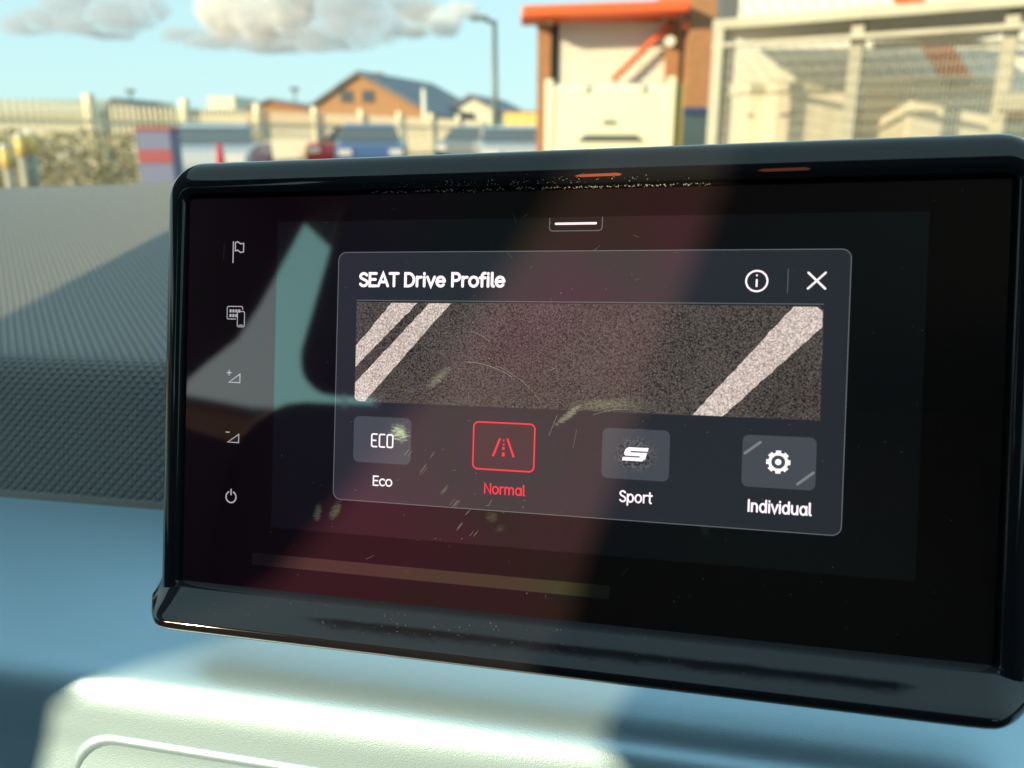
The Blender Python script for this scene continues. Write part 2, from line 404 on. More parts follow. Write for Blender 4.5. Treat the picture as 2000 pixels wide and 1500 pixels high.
# four mode buttons
def button(x0, x1, y0, y1, fill):
    return flat('mode_button', rrect(x0, x1, y0, y1, .0016, 6), .00009, fill, touch)
b1 = button(.05626, .07404, -.0773, -.0640, M['button'])
b2 = button(.09236, .11024, -.0774, -.0639, M['ui_red_fill'])
b3 = button(.12865, .14652, -.0776, -.0641, M['sportfill'])
b4 = button(.16496, .18297, -.0776, -.0642, M['button'])
for b, t in ((b1, 'grey menu button with white ECO letters'), (b2, 'selected menu button with a red outline and road icon'), (b3, 'grey menu button with a slanted white S'), (b4, 'grey menu button with a white gear')): b['label'] = t
ew = .00042
def eco_letters(x, y, h):
    w = .0016
    return [[(x + w, y + h), (x + .0003, y + h), (x, y + h - .0003), (x, y + .0003), (x + .0003, y), (x + w, y)], [(x, y + h / 2), (x + w * .8, y + h / 2)],
            [(x + .0024 + w, y + h), (x + .0027, y + h), (x + .0024, y + h - .0003), (x + .0024, y + .0003), (x + .0027, y), (x + .0024 + w, y)],
            [(x + .0051, y), (x + .0048, y + .0003), (x + .0048, y + h - .0003), (x + .0051, y + h), (x + .0062, y + h), (x + .0065, y + h - .0003), (x + .0065, y + .0003), (x + .0062, y), (x + .0051, y)]]
strokes('eco_icon', eco_letters(.06195, -.0726, .0036), ew, M['ui_white'], b1)
ring_mesh('outline', .09236, .11024, -.0774, -.0639, .0016, .0004, .00013, M['ui_red'], b2)
cx, cy = .10130, -.07085
v, f = [], []
for sgn in (-1, 1):
    ribbon(v, f, [(cx + sgn * .0029, cy - .0024), (cx + sgn * .0011, cy + .0023)], .00055, .00014)
for (a, b, w_) in ((-.0025, -.0014, .00075), (-.0007, .0001, .0006), (.0006, .0010, .0005), (.0016, .0022, .00034)):
    n0 = len(v); v += [(cx - w_ / 2, cy + a, .00015), (cx + w_ / 2, cy + a, .00015), (cx + w_ / 2, cy + b, .00015), (cx - w_ / 2, cy + b, .00015)]; f.append((n0, n0 + 1, n0 + 2, n0 + 3))
mesh_obj('road_icon', v, f, M['ui_red'], b2)
# slanted S
cx, cy = .13755, -.07080; H = .0018; W = .0030; t_ = .00095
def sk(x, y): return (cx + x + (y) * .28, cy + y, .00016)
S = [(-W, -H), (W - .0007, -H), (W, -H + .0006), (W, .00045), (W - .0005, t_ / 2), (-W + .0016, t_ / 2), (-W + .0016, H - t_), (W, H - t_), (W, H), (-W + .0007, H), (-W, H - .0006), (-W, .0), (-W + .0005, -t_ / 2), (W - .0016, -t_ / 2), (W - .0016, -H + t_), (-W, -H + t_)]
SS = [sk(*p) for p in S]
mesh_obj('sport_icon', SS, [(0, 1, 14, 15), (1, 2, 3, 4, 13, 14), (4, 5, 12, 13), (5, 6, 9, 10, 11, 12), (6, 7, 8, 9)], M['ui_white'], b3)
# gear
cx, cy = .17385, -.07085
gear = []
for i in range(8):
    for (da, rr) in ((-12, .0030), (12, .0030), (15, .00245), (30, .00245)):
        gear.append((cx + rr * math.cos(R(i * 45 + da + 90)), cy + rr * math.sin(R(i * 45 + da + 90)), .00013))
inner = [(cx + .00172 * math.cos(math.atan2(p[1] - cy, p[0] - cx)), cy + .00172 * math.sin(math.atan2(p[1] - cy, p[0] - cx)), .00013) for p in gear]
gm = MB().loft([gear, inner]); n0 = len(gm.v)
gm.v += [(cx + .00078 * math.cos(R(a)), cy + .00078 * math.sin(R(a)), .00014) for a in range(0, 360, 20)]; gm.f.append(tuple(range(n0, n0 + 18)))
gm.build('gear_icon', M['ui_white'], b4)
strokes('light_bar', [[(.1656, -.0690), (.1693, -.0660)]], .0007, M['bar'], b4)
strokes('light_bar', [[(.1787, -.0762), (.1824, -.0731)]], .0007, M['bar'], b4)
text('eco_caption', 'Eco', .0626, .0684, -.08375, .0026, .00040, M['ui_white'], b1)
text('normal_caption', 'Normal', .0960, .1075, -.08385, .0027, .00040, M['ui_red'], b2)
text('sport_caption', 'Sport', .1337, .1422, -.08360, .0028, .00044, M['ui_white'], b3)
text('individual_caption', 'Individual', .1667, .1820, -.08390, .0029, .00050, M['ui_white'], b4)

# pull-down handle at the top of the display
hd = strokes('pull_handle', [[(.11245, -.0078), (.11245, -.0105), (.1127, -.0110), (.1132, -.0113), (.1261, -.0113), (.1266, -.0110), (.12685, -.0105), (.12685, -.0078)]], .00022, M['dialog_line'], touch, .00009)
strokes('handle_bar', [[(.1142, -.00935), (.1251, -.00935)]], .0006, M['ui_white'], hd)

# touch keys at the left edge of the glass
iw = .00035
def key(name, label, lines, w=iw):
    o = strokes(name, lines, w, M['ui_grey'], touch, .00006); o['label'] = label; return o
key('flag_icon', 'small grey flag symbol', [[(.0155, -.0195), (.0155, -.0133)], [(.0162, -.0135), (.0170, -.0133), (.0179, -.0139), (.0190, -.0138), (.0190, -.0163), (.0180, -.0165), (.0170, -.0158), (.0162, -.0160), (.0162, -.0135)]])
kb = key('keypad_icon', 'small grey keypad and phone symbol', [[(.0168, -.0365), (.0142, -.0365), (.0139, -.0362), (.0139, -.0330), (.0142, -.0327), (.0188, -.0327), (.0191, -.0330), (.0191, -.0336)], [(.0174, -.0345), (.0177, -.0342), (.0195, -.0342), (.0198, -.0345), (.0198, -.0385), (.0195, -.0388), (.0177, -.0388), (.0174, -.0385), (.0174, -.0345)], [(.0180, -.0383), (.0192, -.0383)]], .00026)
v, f = [], []
for i in range(4):
    for j in range(2):
        if i == 3 and j == 1: continue
        x, y = .0147 + i * .00098, -.0336 - j * .0014; n0 = len(v)
        v += [(x, y - .0009, .00007), (x + .0007, y - .0009, .00007), (x + .0007, y, .00007), (x, y, .00007)]; f.append((n0, n0 + 1, n0 + 2, n0 + 3))
mesh_obj('keys', v, f, M['ui_grey'], kb)
key('volume_up_icon', 'small grey plus and rising wedge symbol', [[(.0150, -.0556), (.0187, -.0556), (.0187, -.0530), (.0150, -.0556)], [(.0143, -.0527), (.0157, -.0527)], [(.0150, -.0520), (.0150, -.0534)]], .0003)
key('volume_down_icon', 'small grey minus and rising wedge symbol', [[(.0150, -.0737), (.0187, -.0737), (.0187, -.0712), (.0150, -.0737)], [(.0143, -.0707), (.0155, -.0707)]], .0003)
key('power_icon', 'small grey power symbol', [arc(.0165, -.0903, .0017, .0017, 62, -242, 26), [(.0165, -.0896), (.0165, -.0880)]], .00042)

# dust grains on the bezel, ledge and glass (nobody could count them)
dv, df = [], []
def grain(x, y, z, s):
    n0 = len(dv); a = random.random() * 6.28; e = random.uniform(1, 1.9)
    for k in range(4):
        t = a + k * math.pi / 2; ss = s * (e if k % 2 == 0 else 1)
        dv.append((x + ss * math.cos(t), y + ss * math.sin(t), z + .00005))
    dv.append((x, y, z + .00005 + s * .7))
    for k in range(4): df.append((n0 + k, n0 + (k + 1) % 4, n0 + 4))
for _ in range(150): grain(random.uniform(.03, .215), random.uniform(-.114, -.002), .00010, random.choice((.00004, .00005, .00007)))
for _ in range(150):
    t = random.random(); y = -.1190 - .0054 * t; z = .0022 + .0078 * t
    grain(random.gauss(.085, .045) % .22, y, z, random.choice((.00003, .00004, .00007)))
for _ in range(120): grain(random.gauss(.105, .02), .0013 + abs(random.gauss(0, .0012)), .0013, random.choice((.00004, .00006, .00008)))
for _ in range(70): grain(random.gauss(-.0045, .0010), random.uniform(-.11, -.03), .0010, random.choice((.00004, .00006)))
for _ in range(260): grain(random.uniform(.06, .155), random.gauss(.0004, .00022), .0002, random.choice((.00005, .00007, .0001)))
for _ in range(260): grain(random.uniform(.025, .125), random.gauss(-.1180, .00020), .0004, random.choice((.00005, .00008)))
g = mesh_obj('dust', dv, df, M['speck'], touch); g['kind'] = 'stuff'

# fine scratches on the glass
sv, sf = [], []
def scratch(pts, w=.00006): ribbon(sv, sf, pts, w, .00022)
for (x, y, L_, n_) in ((.0795, -.0745, .0016, 3), (.0770, -.0795, .0030, 4), (.0835, -.0850, .0026, 4), (.0865, -.0885, .0024, 5), (.0905, -.0905, .0016, 3), (.0880, -.0945, .0022, 4), (.0925, -.0960, .0016, 3), (.0700, -.0675, .0030, 3), (.0722, -.0750, .0022, 3)):
    for q_ in range(n_):
        ox, oy = random.uniform(-.0006, .0006) + q_ * .00028, random.uniform(-.0006, .0006)
        scratch([(x + ox, y + oy), (x + ox + L_ * .62, y + oy + L_ * .78)], random.choice((.00004, .00006)))
scratch(arc(.0900, -.0690, .0230, .0215, 55, 92, 14), .00009); scratch(arc(.0900, -.0700, .0250, .0230, 30, 70, 14), .00006)
scratch(arc(.0880, -.0450, .0100, .0062, 30, 75, 8), .00008); scratch([(.0984, -.0855), (.0976, -.0872), (.0968, -.0874)], .00008)
scratch(arc(.1350, -.0740, .0190, .0150, 70, 118, 14), .00008); scratch(arc(.1355, -.0745, .0200, .0165, 66, 112, 14), .00005); scratch([(.1140, -.0670), (.1162, -.0612)], .00008)
scratch([(.1216, -.0650), (.1208, -.0700)], .00005); scratch([(.0125, -.0140), (.0124, -.0185)], .00007); scratch(arc(.1390, -.0720, .0060, .0080, 60, 110, 8), .00007)
for q_ in range(26):
    x, y = random.uniform(.03, .15), random.uniform(-.112, -.004); t_a = random.uniform(0, 3.14); L_ = random.uniform(.0006, .0028)
    scratch([(x, y), (x + L_ * math.cos(t_a), y + L_ * math.sin(t_a))], .00004)
g = mesh_obj('scratches', sv, sf, pmat('scratch_haze', (.15, .165, .165), .6), touch); g['kind'] = 'stuff'
M['lens'] = pmat('painted_orange_glint', (.22, .045, .02), .25, emis=(.5, .09, .03), estr=.04)  # orange reflections on the bezel, painted as faintly glowing slits
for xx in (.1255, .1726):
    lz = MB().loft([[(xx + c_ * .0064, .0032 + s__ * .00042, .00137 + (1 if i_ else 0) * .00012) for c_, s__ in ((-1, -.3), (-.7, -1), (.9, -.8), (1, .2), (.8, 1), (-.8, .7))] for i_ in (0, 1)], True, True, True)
    lz.build('orange_reflection', M['lens'], touch)

# ------------------------------------------------------------------ dashboard (car frame)
M['pad'] = pmat('soft_black_pad', (.19, .19, .18), .42, spec=.6)
M['panel'] = pmat('satin_silver_trim', (.53, .76, .91), .38, metal=.62, spec=.6, bump=.12, bump_scale=2600)
M['seam'] = pmat('seam_edge', (.30, .28, .25), .5)
M['vent'] = pmat('vent_light_trim', (.34, .36, .28), .4, spec=.5, bump=.1, bump_scale=2500)
M['ventdark'] = pmat('vent_dark_inside', (.02, .022, .022), .5)
M['red'] = pmat('red_ring_plastic', (.55, .06, .03), .35)
dash = empty('dashboard', CAR, 'car dashboard with a patterned dark pad and satin silver trim panel under the touchscreen', 'dashboard')
X0, X1 = -.95, .62
# embossed pad: profile from the seam, up the face, over the ridge and back towards the windscreen
pp = [(.2750, -.1443), (.2785, -.1300), (.2825, -.1150), (.2862, -.1010), (.2895, -.0915), (.2935, -.0866), (.3000, -.0842), (.3150, -.0824), (.3400, -.0800), (.3800, -.0755), (.4300, -.0690), (.5000, -.0598), (.6000, -.0470), (.7000, -.0365), (.8000, -.0280)]
def resample(pts, step):
    out = [Vector(pts[0])]; acc = 0.
    for a, b in zip(pts, pts[1:]):
        a, b = Vector(a), Vector(b); L = (b - a).length; s = step - acc
        while s <= L: out.append(a.lerp(b, s / L)); s += step
        acc = (acc + L) % step
    return out
def smooth_profile(pts, n=8):
    P = [Vector(p) for p in pts]; out = []
    for i in range(len(P) - 1):
        p0, p1, p2, p3 = P[max(i - 1, 0)], P[i], P[i + 1], P[min(i + 2, len(P) - 1)]
        for j in range(n):
            t = j / n
            out.append(.5 * ((2 * p1) + (-p0 + p2) * t + (2 * p0 - 5 * p1 + 4 * p2 - p3) * t * t + (-p0 + 3 * p1 - 3 * p2 + p3) * t ** 3))
    out.append(P[-1]); return out
SP = smooth_profile(pp)
CELL = .0047
rowsP = resample([tuple(p) for p in SP], CELL / 2)
def normal_at(i):
    a, b = rowsP[max(i - 1, 0)], rowsP[min(i + 1, len(rowsP) - 1)]
    d = (b - a).normalized(); return Vector((-d.y, d.x))
v, f = [], []
nc = int((.30 - X0) / CELL)
xb = X0
# corners sit on a diagonal lattice, the raised point of every diamond lies towards its lower tip
def base(i, x):
    i = max(0, min(i, len(rowsP) - 1)); return (x, rowsP[i].x, rowsP[i].y)
idx = {}
def corner(i, j2):
    key_ = (i, j2)
    if key_ not in idx:
        idx[key_] = len(v); v.append(base(i, xb + j2 * CELL / 2))
    return idx[key_]
HB = .00085
nrows = len(rowsP)
for i in range(1, nrows - 1):
    nrm = normal_at(i)
    for j in range(nc):
        j2 = 2 * j + (i % 2)
        l_, r_, u_, d_ = corner(i, j2 - 1), corner(i, j2 + 1), corner(i + 1, j2), corner(i - 1, j2)
        lo = rowsP[i].lerp(rowsP[i - 1], .42) + nrm * HB
        c = len(v); v.append((xb + j2 * CELL / 2, lo.x, lo.y))
        f += [(l_, d_, c), (d_, r_, c), (r_, u_, c), (u_, l_, c)]
pad = mesh_obj('patterned_pad', v, f, M['pad'], dash)
# windscreen foot behind the pad and the plain borders
MB().loft([[(X0, .80, -.028), (X0, .86, -.030), (X0, .90, -.06)], [(X1, .80, -.028), (X1, .86, -.030), (X1, .90, -.06)]], False).build('rear_edge', M['pad'], dash, True)
MB().prism([(X0, .2738, -.1452), (X0, .2746, -.1425), (X0, .2766, -.1418), (X0, .2790, -.1452)], (0, 0, 0), (X1 - X0, 0, 0)).build('seam_trim', M['seam'], dash)
# silver trim panel: gentle slope, soft front edge, face down to the vents
tp = [(.2755, -.1450), (.2700, -.1458), (.2500, -.1484), (.2300, -.1508), (.2100, -.1531), (.1985, -.1544), (.1925, -.1552), (.1878, -.1566), (.1845, -.1588), (.1824, -.1620), (.1808, -.1668), (.1793, -.1745), (.1772, -.1850), (.1720, -.203), (.1610, -.230)]
TPs = smooth_profile(tp, 5)
v, f = [], []
NXp = 60
for i in range(NXp + 1):
    x = X0 + (X1 - X0) * i / NXp
    for p in TPs: v.append((x, p.x, p.y))
k = len(TPs)
for i in range(NXp):
    for j in range(k - 1): f.append((i * k + j, i * k + j + 1, (i + 1) * k + j + 1, (i + 1) * k + j))
panel = mesh_obj('silver_panel', v, f, M['panel'], dash, True)

# dust that lies on the trim and the pad
dv.clear(); df.clear()
for _ in range(170):
    x = random.uniform(-.24, .10); i_ = random.randrange(8, 32); p_ = TPs[min(i_, len(TPs) - 2)]; n0 = len(dv); s_ = random.choice((.00007, .0001, .00015))
    for q_ in range(4): dv.append((x + s_ * math.cos(q_ * 1.571), p_.x + s_ * math.sin(q_ * 1.571), p_.y + .00004))
    dv.append((x, p_.x, p_.y + .00004 + s_))
    for q_ in range(4): df.append((n0 + q_, n0 + (q_ + 1) % 4, n0 + 4))
g = mesh_obj('dust', dv, df, M['speck'], dash); g['kind'] = 'stuff'
# air vent in the lower face: rounded frame, inner lip, red ring, dark inside with slats
fx = Vector((1, 0, 0)); fy = Vector((0, .0020, .0100)).normalized(); fz = fx.cross(fy).normalized()
if fz.y > 0: fz = -fz
FO = Vector((0, .1787, -.1835))
def onface(x, y, z): return tuple(FO + fx * x + fy * y + fz * z)
vent = empty('air_vent', CAR, 'rounded pale air vent frame with a thin red ring, below the silver trim', 'air vent')
def vring(inset, z, r): return [onface(p[0], p[1], z) for p in rrect(-.200 + inset, .150 - inset, -.070 + inset, .0078 - inset, r, 8)]
MB().loft([vring(-.0012, -.002, .0185), vring(-.0006, .0008, .018), vring(.0008, .0018, .0172), vring(.0026, .0018, .0160), vring(.0040, .0006, .015), vring(.0050, -.003, .014)]).build('frame', M['panel'], vent, True)
MB().loft([vring(.0050, -.0030, .014), vring(.0058, -.0058, .0132), vring(.0080, -.0058, .012)]).build('recess', pmat('vent_recess_grey', (.20, .225, .17), .5), vent, True)
MB().loft([vring(.0078, -.0052, .012), vring(.0082, -.0018, .0118), vring(.0092, -.0006, .0110), vring(.0102, -.0014, .0102), vring(.0104, -.004, .010)]).build('inner_lip', M['vent'], vent, True)
MB().loft([vring(.0104, -.0040, .010), vring(.0107, -.0016, .0098), vring(.0116, -.0012, .0090), vring(.0122, -.0036, .0085)]).build('red_ring', M['red'], vent, True)
MB().loft([vring(.0122, -.0040, .0085), vring(.0125, -.020, .008)], True, False, True).build('inside', M['ventdark'], vent, True)
sl = None
for q in range(4):
    y = -.018 - q * .012
    b = MB().prism([onface(-.185, y, -.006), onface(-.185, y - .0015, -.006), onface(-.185, y - .004, -.018), onface(-.185, y - .0025, -.018)], (0, 0, 0), (.32, 0, 0))
    b.build('slat', M['ventdark'], vent)

# ------------------------------------------------------------------ car cabin around the camera (seen in the glass; side openings shaped to throw the dashboard's shade)
M['cabin'] = pmat('dark_cabin_trim', (.11, .105, .11), .8)
M['lining'] = pmat('dark_headlining', (.22, .21, .21), .9)
M['seatfab'] = pmat('dark_seat_fabric', (.018, .018, .022), .9, bump=.3, bump_scale=600)
cabin = empty('car_cabin', CAR, 'dark car cabin of roof, doors and pillars round the viewer, shaped to shade the dashboard', 'car cabin')
WX = -.72
def wall_piece(name, pts, x=WX, th=-.012, mat=None):
    return MB().prism([(x, p[0], p[1]) for p in pts], (0, 0, 0), (th, 0, 0)).build(name, mat or M['cabin'], cabin)
wall_piece('door', [(.70, -.75), (.70, -.22), (-.20, -.16), (-.205, .048), (-.75, .060), (-2.1, .10), (-2.1, -.75)])  # left door outline shaped to let the sun patches through
wall_piece('pillar', [(-.20, .046), (-.540, .046), (-.550, .12), (-.580, .150), (-.650, .213), (-.695, .287), (-.728, .354), (-.765, .43), (-.81, .52), (-.20, .52)])  # rear edge shaped to throw the sun patch's left border
wall_piece('shadow_blocker', [(-.199, .125), (-.090, .125), (.053, .129), (.30, .138), (.70, .150), (.70, .52), (-.199, .52)])  # added blocker, its lower edge shaped to shade the pad
wall_piece('pillar', [(-1.22, .52), (-1.22, .10), (-2.1, .10), (-2.1, .52)])
MB().box(-.735, .735, -2.1, -.42, .485, .505).build('roof_lining', M['lining'], cabin)  # front edge set back to let more skylight onto the dashboard
MB().box(-.735, .735, -2.12, -2.10, -.75, .5).build('rear_wall', M['cabin'], cabin)
MB().box(-.735, .735, -2.1, 1.0, -.78, -.75).build('cabin_floor', M['cabin'], cabin)
wall_piece('door', [(.70, -.75), (.70, .06), (-2.1, .10), (-2.1, -.75)], .732)
wall_piece('pillar', [(-.42, .08), (-.48, .52), (-.60, .52), (-.56, .08)], .732)
wall_piece('pillar', [(-1.25, .10), (-1.25, .52), (-2.1, .52), (-2.1, .10)], .732)
# front seat with head restraint, left of the viewer
seat = empty('front_seat', CAR, 'dark fabric front seat with head restraint behind the viewer', 'car seat')
def pillow(name, x0, x1, y0, y1, z0, z1, r, mat, par):
    rings = []
    for k in range(9):
        t = k / 8; a = math.sin(math.pi * t) ** .35 if 0 < t < 1 else 0
        ins = r * (1 - a)
        y = y0 + (y1 - y0) * t
        rings.append([(p[0], y, p[1]) for p in rrect(x0 + ins, x1 - ins, z0 + ins, z1 - ins, r, 6)])
    return MB().loft(rings, True, True, True).build(name, mat, par, True)
hr = pillow('head_restraint', -.520, -.26, -.56, -.46, .098, .40, .05, M['seatfab'], seat)
for v_ in hr.data.vertices: v_.co.x += .13 * (v_.co.z - .16)
pillow('backrest', -.60, -.16, -.58, -.45, -.55, .088, .09, M['seatfab'], seat)
for x in (-.41, -.33): MB().tube((x, -.51, .05), (x, -.51, .15), .007).build('stalk', M['gloss'], seat, True)

# ------------------------------------------------------------------ outside
cP, sP = math.cos(PITCH), math.sin(PITCH)
def at(px, py, Y):
    u = (px - 1000) / 1600; w = (750 - py) / 1600
    d = Vector((u, cP + w * sP, -sP + w * cP)); return EYE + d * (Y / d.y)
def zt(py, Y): return at(1000, py, Y).z
def xt(px, py, Y): return at(px, py, Y).x

M['ground'] = pmat('yard_concrete', (.24, .23, .21), .85, noise_scale=.7, noise_amt=.25)
mesh_obj('ground', [(-4000, -4000, 0), (4000, -4000, 0), (4000, 6000, 0), (-4000, 6000, 0)], [(0, 1, 2, 3)], M['ground'])['kind'] = 'structure'

# clouds: heaps of lumps lit by the sun, soft at their rims
def cloud_mat(name, dens, col):
    m, n, l, p = new_mat(name); n.remove(p)
    v_ = n.new('ShaderNodeVolumePrincipled'); v_.inputs['Density'].default_value = dens; v_.inputs['Color'].default_value = (*col, 1); v_.inputs['Anisotropy'].default_value = .1
    l.new(v_.outputs[0], n['Material Output'].inputs['Volume']); return m
M['cloud'] = cloud_mat('cloud_white', .060, (.99, .99, .99)); M['cloudgrey'] = cloud_mat('cloud_grey', .022, (.70, .71, .76))
def ico(sub):
    bm = bmesh.new(); bmesh.ops.create_icosphere(bm, subdivisions=sub, radius=1)
    V = [vv.co.copy() for vv in bm.verts]; F = [tuple(x.index for x in ff.verts) for ff in bm.faces]; bm.free(); return V, F
ICO = ico(3)
def cloud(label, lumps, Y, mat, seed):
    """lumps: (px, py, rx px, ry px) around a centre at distance Y"""
    v, f = [], []
    for q, (px, py, rx, ry) in enumerate(lumps):
        c = at(px, py, Y); sc = Y / 1600
        dy = random.uniform(-20, 20) * sc
        for k in ICO[0]:
            nz = 1 + .35 * noise.fractal(Vector((k.x * 1.7 + seed, k.y * 1.7 + q, k.z * 1.7)), 1, 2, 4)
            v.append((c.x + k.x * rx * sc * nz, c.y + dy + k.y * (rx + ry) * .5 * sc * nz, c.z + k.z * ry * sc * nz))
        b = q * len(ICO[0]); f += [tuple(b + i for i in ff) for ff in ICO[1]]
    o = mesh_obj('cloud', v, f, mat, None, True)
    return tag(o, label, 'cloud')
cloud('long flat grey cloud with a pale top in the upper left sky', [(60, 50, 55, 18), (120, 35, 70, 26), (190, 45, 80, 26), (150, 10, 60, 25), (240, 30, 60, 30), (290, 15, 35, 25)], 1500, M['cloudgrey'], 1)
cloud('bright cream cloud heap above the gabled brick house', [(455, 22, 55, 50), (520, 34, 60, 48), (490, -20, 75, 45), (565, 10, 45, 50), (430, -10, 45, 45)], 1500, M['cloud'], 5)
cloud('wide dark grey cloud base beneath and right of the cream cloud', [(370, 70, 50, 14), (440, 84, 80, 12), (540, 88, 100, 13), (640, 74, 90, 24), (600, 50, 60, 22), (690, 30, 70, 45), (650, -10, 80, 40), (740, 50, 50, 30), (790, 10, 60, 20)], 1450, M['cloudgrey'], 9)
cloud('thin pale wisp cloud left of the street lamp', [(830, 25, 50, 18), (870, 50, 30, 22), (800, 60, 35, 12), (900, 20, 35, 14)], 1600, M['cloud'], 14)

def brick_mat(name, c1, c2, mortar, scale=4.5):
    m, n, l, p = new_mat(name)
    tc = n.new('ShaderNodeTexCoord'); mp = n.new('ShaderNodeMapping'); mp.inputs['Rotation'].default_value = (R(90), 0, 0)
    b = n.new('ShaderNodeTexBrick'); b.inputs['Scale'].default_value = scale
    b.inputs['Color1'].default_value = (*c1, 1); b.inputs['Color2'].default_value = (*c2, 1); b.inputs['Mortar'].default_value = (*mortar, 1); b.inputs['Mortar Size'].default_value = .012
    l.new(tc.outputs['Object'], mp.inputs[0]); l.new(mp.outputs[0], b.inputs[0]); l.new(b.outputs[0], p.inputs['Base Color']); p.inputs['Roughness'].default_value = .9
    return m
M['brick'] = brick_mat('orange_brick', (.46, .24, .115), (.40, .20, .09), (.42, .34, .24))
M['brickdark'] = brick_mat('red_brown_brick', (.40, .19, .085), (.34, .155, .07), (.36, .28, .2))
M['slate'] = pmat('slate_roof', (.17, .17, .19), .5, noise_scale=2, noise_amt=.3)
M['cream'] = pmat('cream_render', (.72, .72, .55), .8)
M['yellow'] = pmat('yellow_panel', (.80, .62, .22), .7)
M['whitep'] = pmat('white_paint', (.80, .80, .72), .5)
M['creamvan'] = pmat('cream_paint', (.82, .80, .60), .35, coat=.3)
M['orange'] = pmat('orange_red_paint', (.80, .13, .035), .5)
M['steel'] = pmat('galvanised_steel', (.36, .36, .29), .5, noise_scale=3, noise_amt=.12)
M['greenroof'] = pmat('pale_green_sheet_roof', (.40, .43, .33), .7)
M['darkgrey'] = pmat('dark_grey_sheet', (.12, .13, .14), .7)
M['lampgrey'] = pmat('lamp_post_grey', (.16, .20, .20), .5, metal=.4)
M['winglass'] = pmat('dark_window_glass', (.09, .11, .12), .12)
M['tyre'] = pmat('tyre_rubber', (.02, .02, .02), .8)
M['bin'] = pmat('cream_plastic_cabinet', (.66, .62, .50), .5)
M['shutter'] = pmat('white_roller_shutter', (.85, .83, .74), .4)
M['wallgrey'] = pmat('grey_sheet_wall', (.20, .21, .19), .7)

def prism_house(name, label, cat, Y, depth, xl, xa, xr, zl, za, zr, wall, roof, slant=(0, 0), eave=.35, group=None):
    """gabled house: gable corners at distance Y, ridge running back by depth and sideways by slant"""
    h = empty(name, None, label, cat, group)
    g = [(xl, Y, 0), (xr, Y, 0), (xr, Y, zr), (xa, Y, za), (xl, Y, zl)]
    MB().prism([Vector(p) for p in g], (0, 0, 0), (slant[0], depth, 0)).build('wall', wall, h)
    t = .22
    for (a, b) in (((xl, zl), (xa, za)), ((xr, zr), (xa, za))):
        dx, dz = a[0] - b[0], a[1] - b[1]; L = math.hypot(dx, dz); ex, ez = a[0] + dx / L * eave, a[1] + dz / L * eave
        MB().prism([Vector((ex, Y - .25, ez + .03)), Vector((b[0], Y - .25, b[1] + .03)), Vector((b[0], Y - .25, b[1] + .03 + t)), Vector((ex, Y - .25, ez + .03 + t))], (0, 0, 0), (slant[0], depth + .5, 0)).build('roof', roof, h)
    return h
def window(parent, x0, x1, z0, z1, Y, fr=None):
    f_ = MB()
    e = .07
    f_.box(x0 - e, x1 + e, Y - .07, Y - .002, z1, z1 + e).box(x0 - e, x1 + e, Y - .10, Y - .002, z0 - e, z0).box(x0 - e, x0, Y - .07, Y - .002, z0, z1).box(x1, x1 + e, Y - .07, Y - .002, z0, z1)
    w = f_.build('window', fr or M['darkgrey'], parent)
    MB().box(x0, x1, Y - .04, Y - .003, z0, z1).build('pane', M['winglass'], w)
    return w

# long low sheds on the left
Y = 70
sh = empty('long_shed', None, 'long low shed with a pale green sheet roof at the left edge', 'shed')
x0, x1 = xt(-260, 220, Y), xt(200, 220, Y)
MB().box(x0, x1, Y, Y + 14, 0, zt(222, Y)).build('wall', M['steel'], sh)
MB().prism([Vector((x0, Y - .4, zt(222, Y) + .01)), Vector((x0, Y + 7, zt(188, Y))), Vector((x0, Y + 14.4, zt(222, Y) + .01))], (0, 0, 0), (x1 - x0, 0, 0)).build('roof', M['greenroof'], sh)
MB().prism([Vector((x1 + .05, Y, 0)), Vector((x1 + 2.6, Y + .2, 0)), Vector((x1 + 2.6, Y + .2, zt(205, Y))), Vector((x1 + .8, Y + .2, zt(190, Y))), Vector((x1 + .05, Y, zt(215, Y)))], (0, 0, 0), (0, 9, 0)).build('gable_end', M['darkgrey'], sh)
Y = 75
sh = empty('flat_roof_block', None, 'low block with a dark flat roof edge behind the fence', 'building')
x0, x1 = xt(320, 220, Y), xt(620, 220, Y)
MB().box(x0, x1, Y, Y + 12, 0, zt(224, Y)).build('wall', M['cream'], sh)
MB().box(x0 - .3, x1, Y - .4, Y + 12.4, zt(223, Y), zt(214, Y)).build('roof', M['darkgrey'], sh)
Y = 68
prism_house('small_gable_house', 'small brown brick house with a low dark roof left of the orange house', 'house', Y, 12, xt(480, 220, Y), xt(530, 220, Y), xt(610, 220, Y), zt(216, Y), zt(198, Y), zt(213, Y), M['brickdark'], M['slate'])
Y = 80
for px, pw, lab in ((262, 18, 'small white distant building between shed and flat roofed block'), (432, 26, 'pale distant tower block above the flat roof')):
    tag(MB().box(xt(px - pw, 200, Y + 30), xt(px + pw, 200, Y + 30), Y + 30, Y + 40, 0, zt(196 if px < 300 else 188, Y + 30)).build('distant_building', M['cream'], None), lab, 'building')
# big gabled brick house
Y = 52
h = prism_house('brick_house', 'large gabled orange brick house with two small attic windows', 'house', Y, 13, xt(604, 215, Y), xt(703, 215, Y), xt(845, 215, Y), zt(214, Y), zt(146, Y), zt(228, Y), M['brick'], M['slate'], (3.2, 0), eave=.2)
for px in (677, 719): window(h, xt(px - 9, 187, Y), xt(px + 9, 187, Y), zt(197, Y), zt(179, Y), Y)
MB().box(xt(770, 236, Y), xt(795, 236, Y), Y - .06, Y + .5, 0.2, zt(234, Y)).build('door', M['cream'], h)
MB().box(xt(735, 120, Y + 5), xt(748, 120, Y + 5), Y + 4, Y + 5, zt(170, Y), zt(143, Y + 5)).build('chimney', M['brickdark'], h)
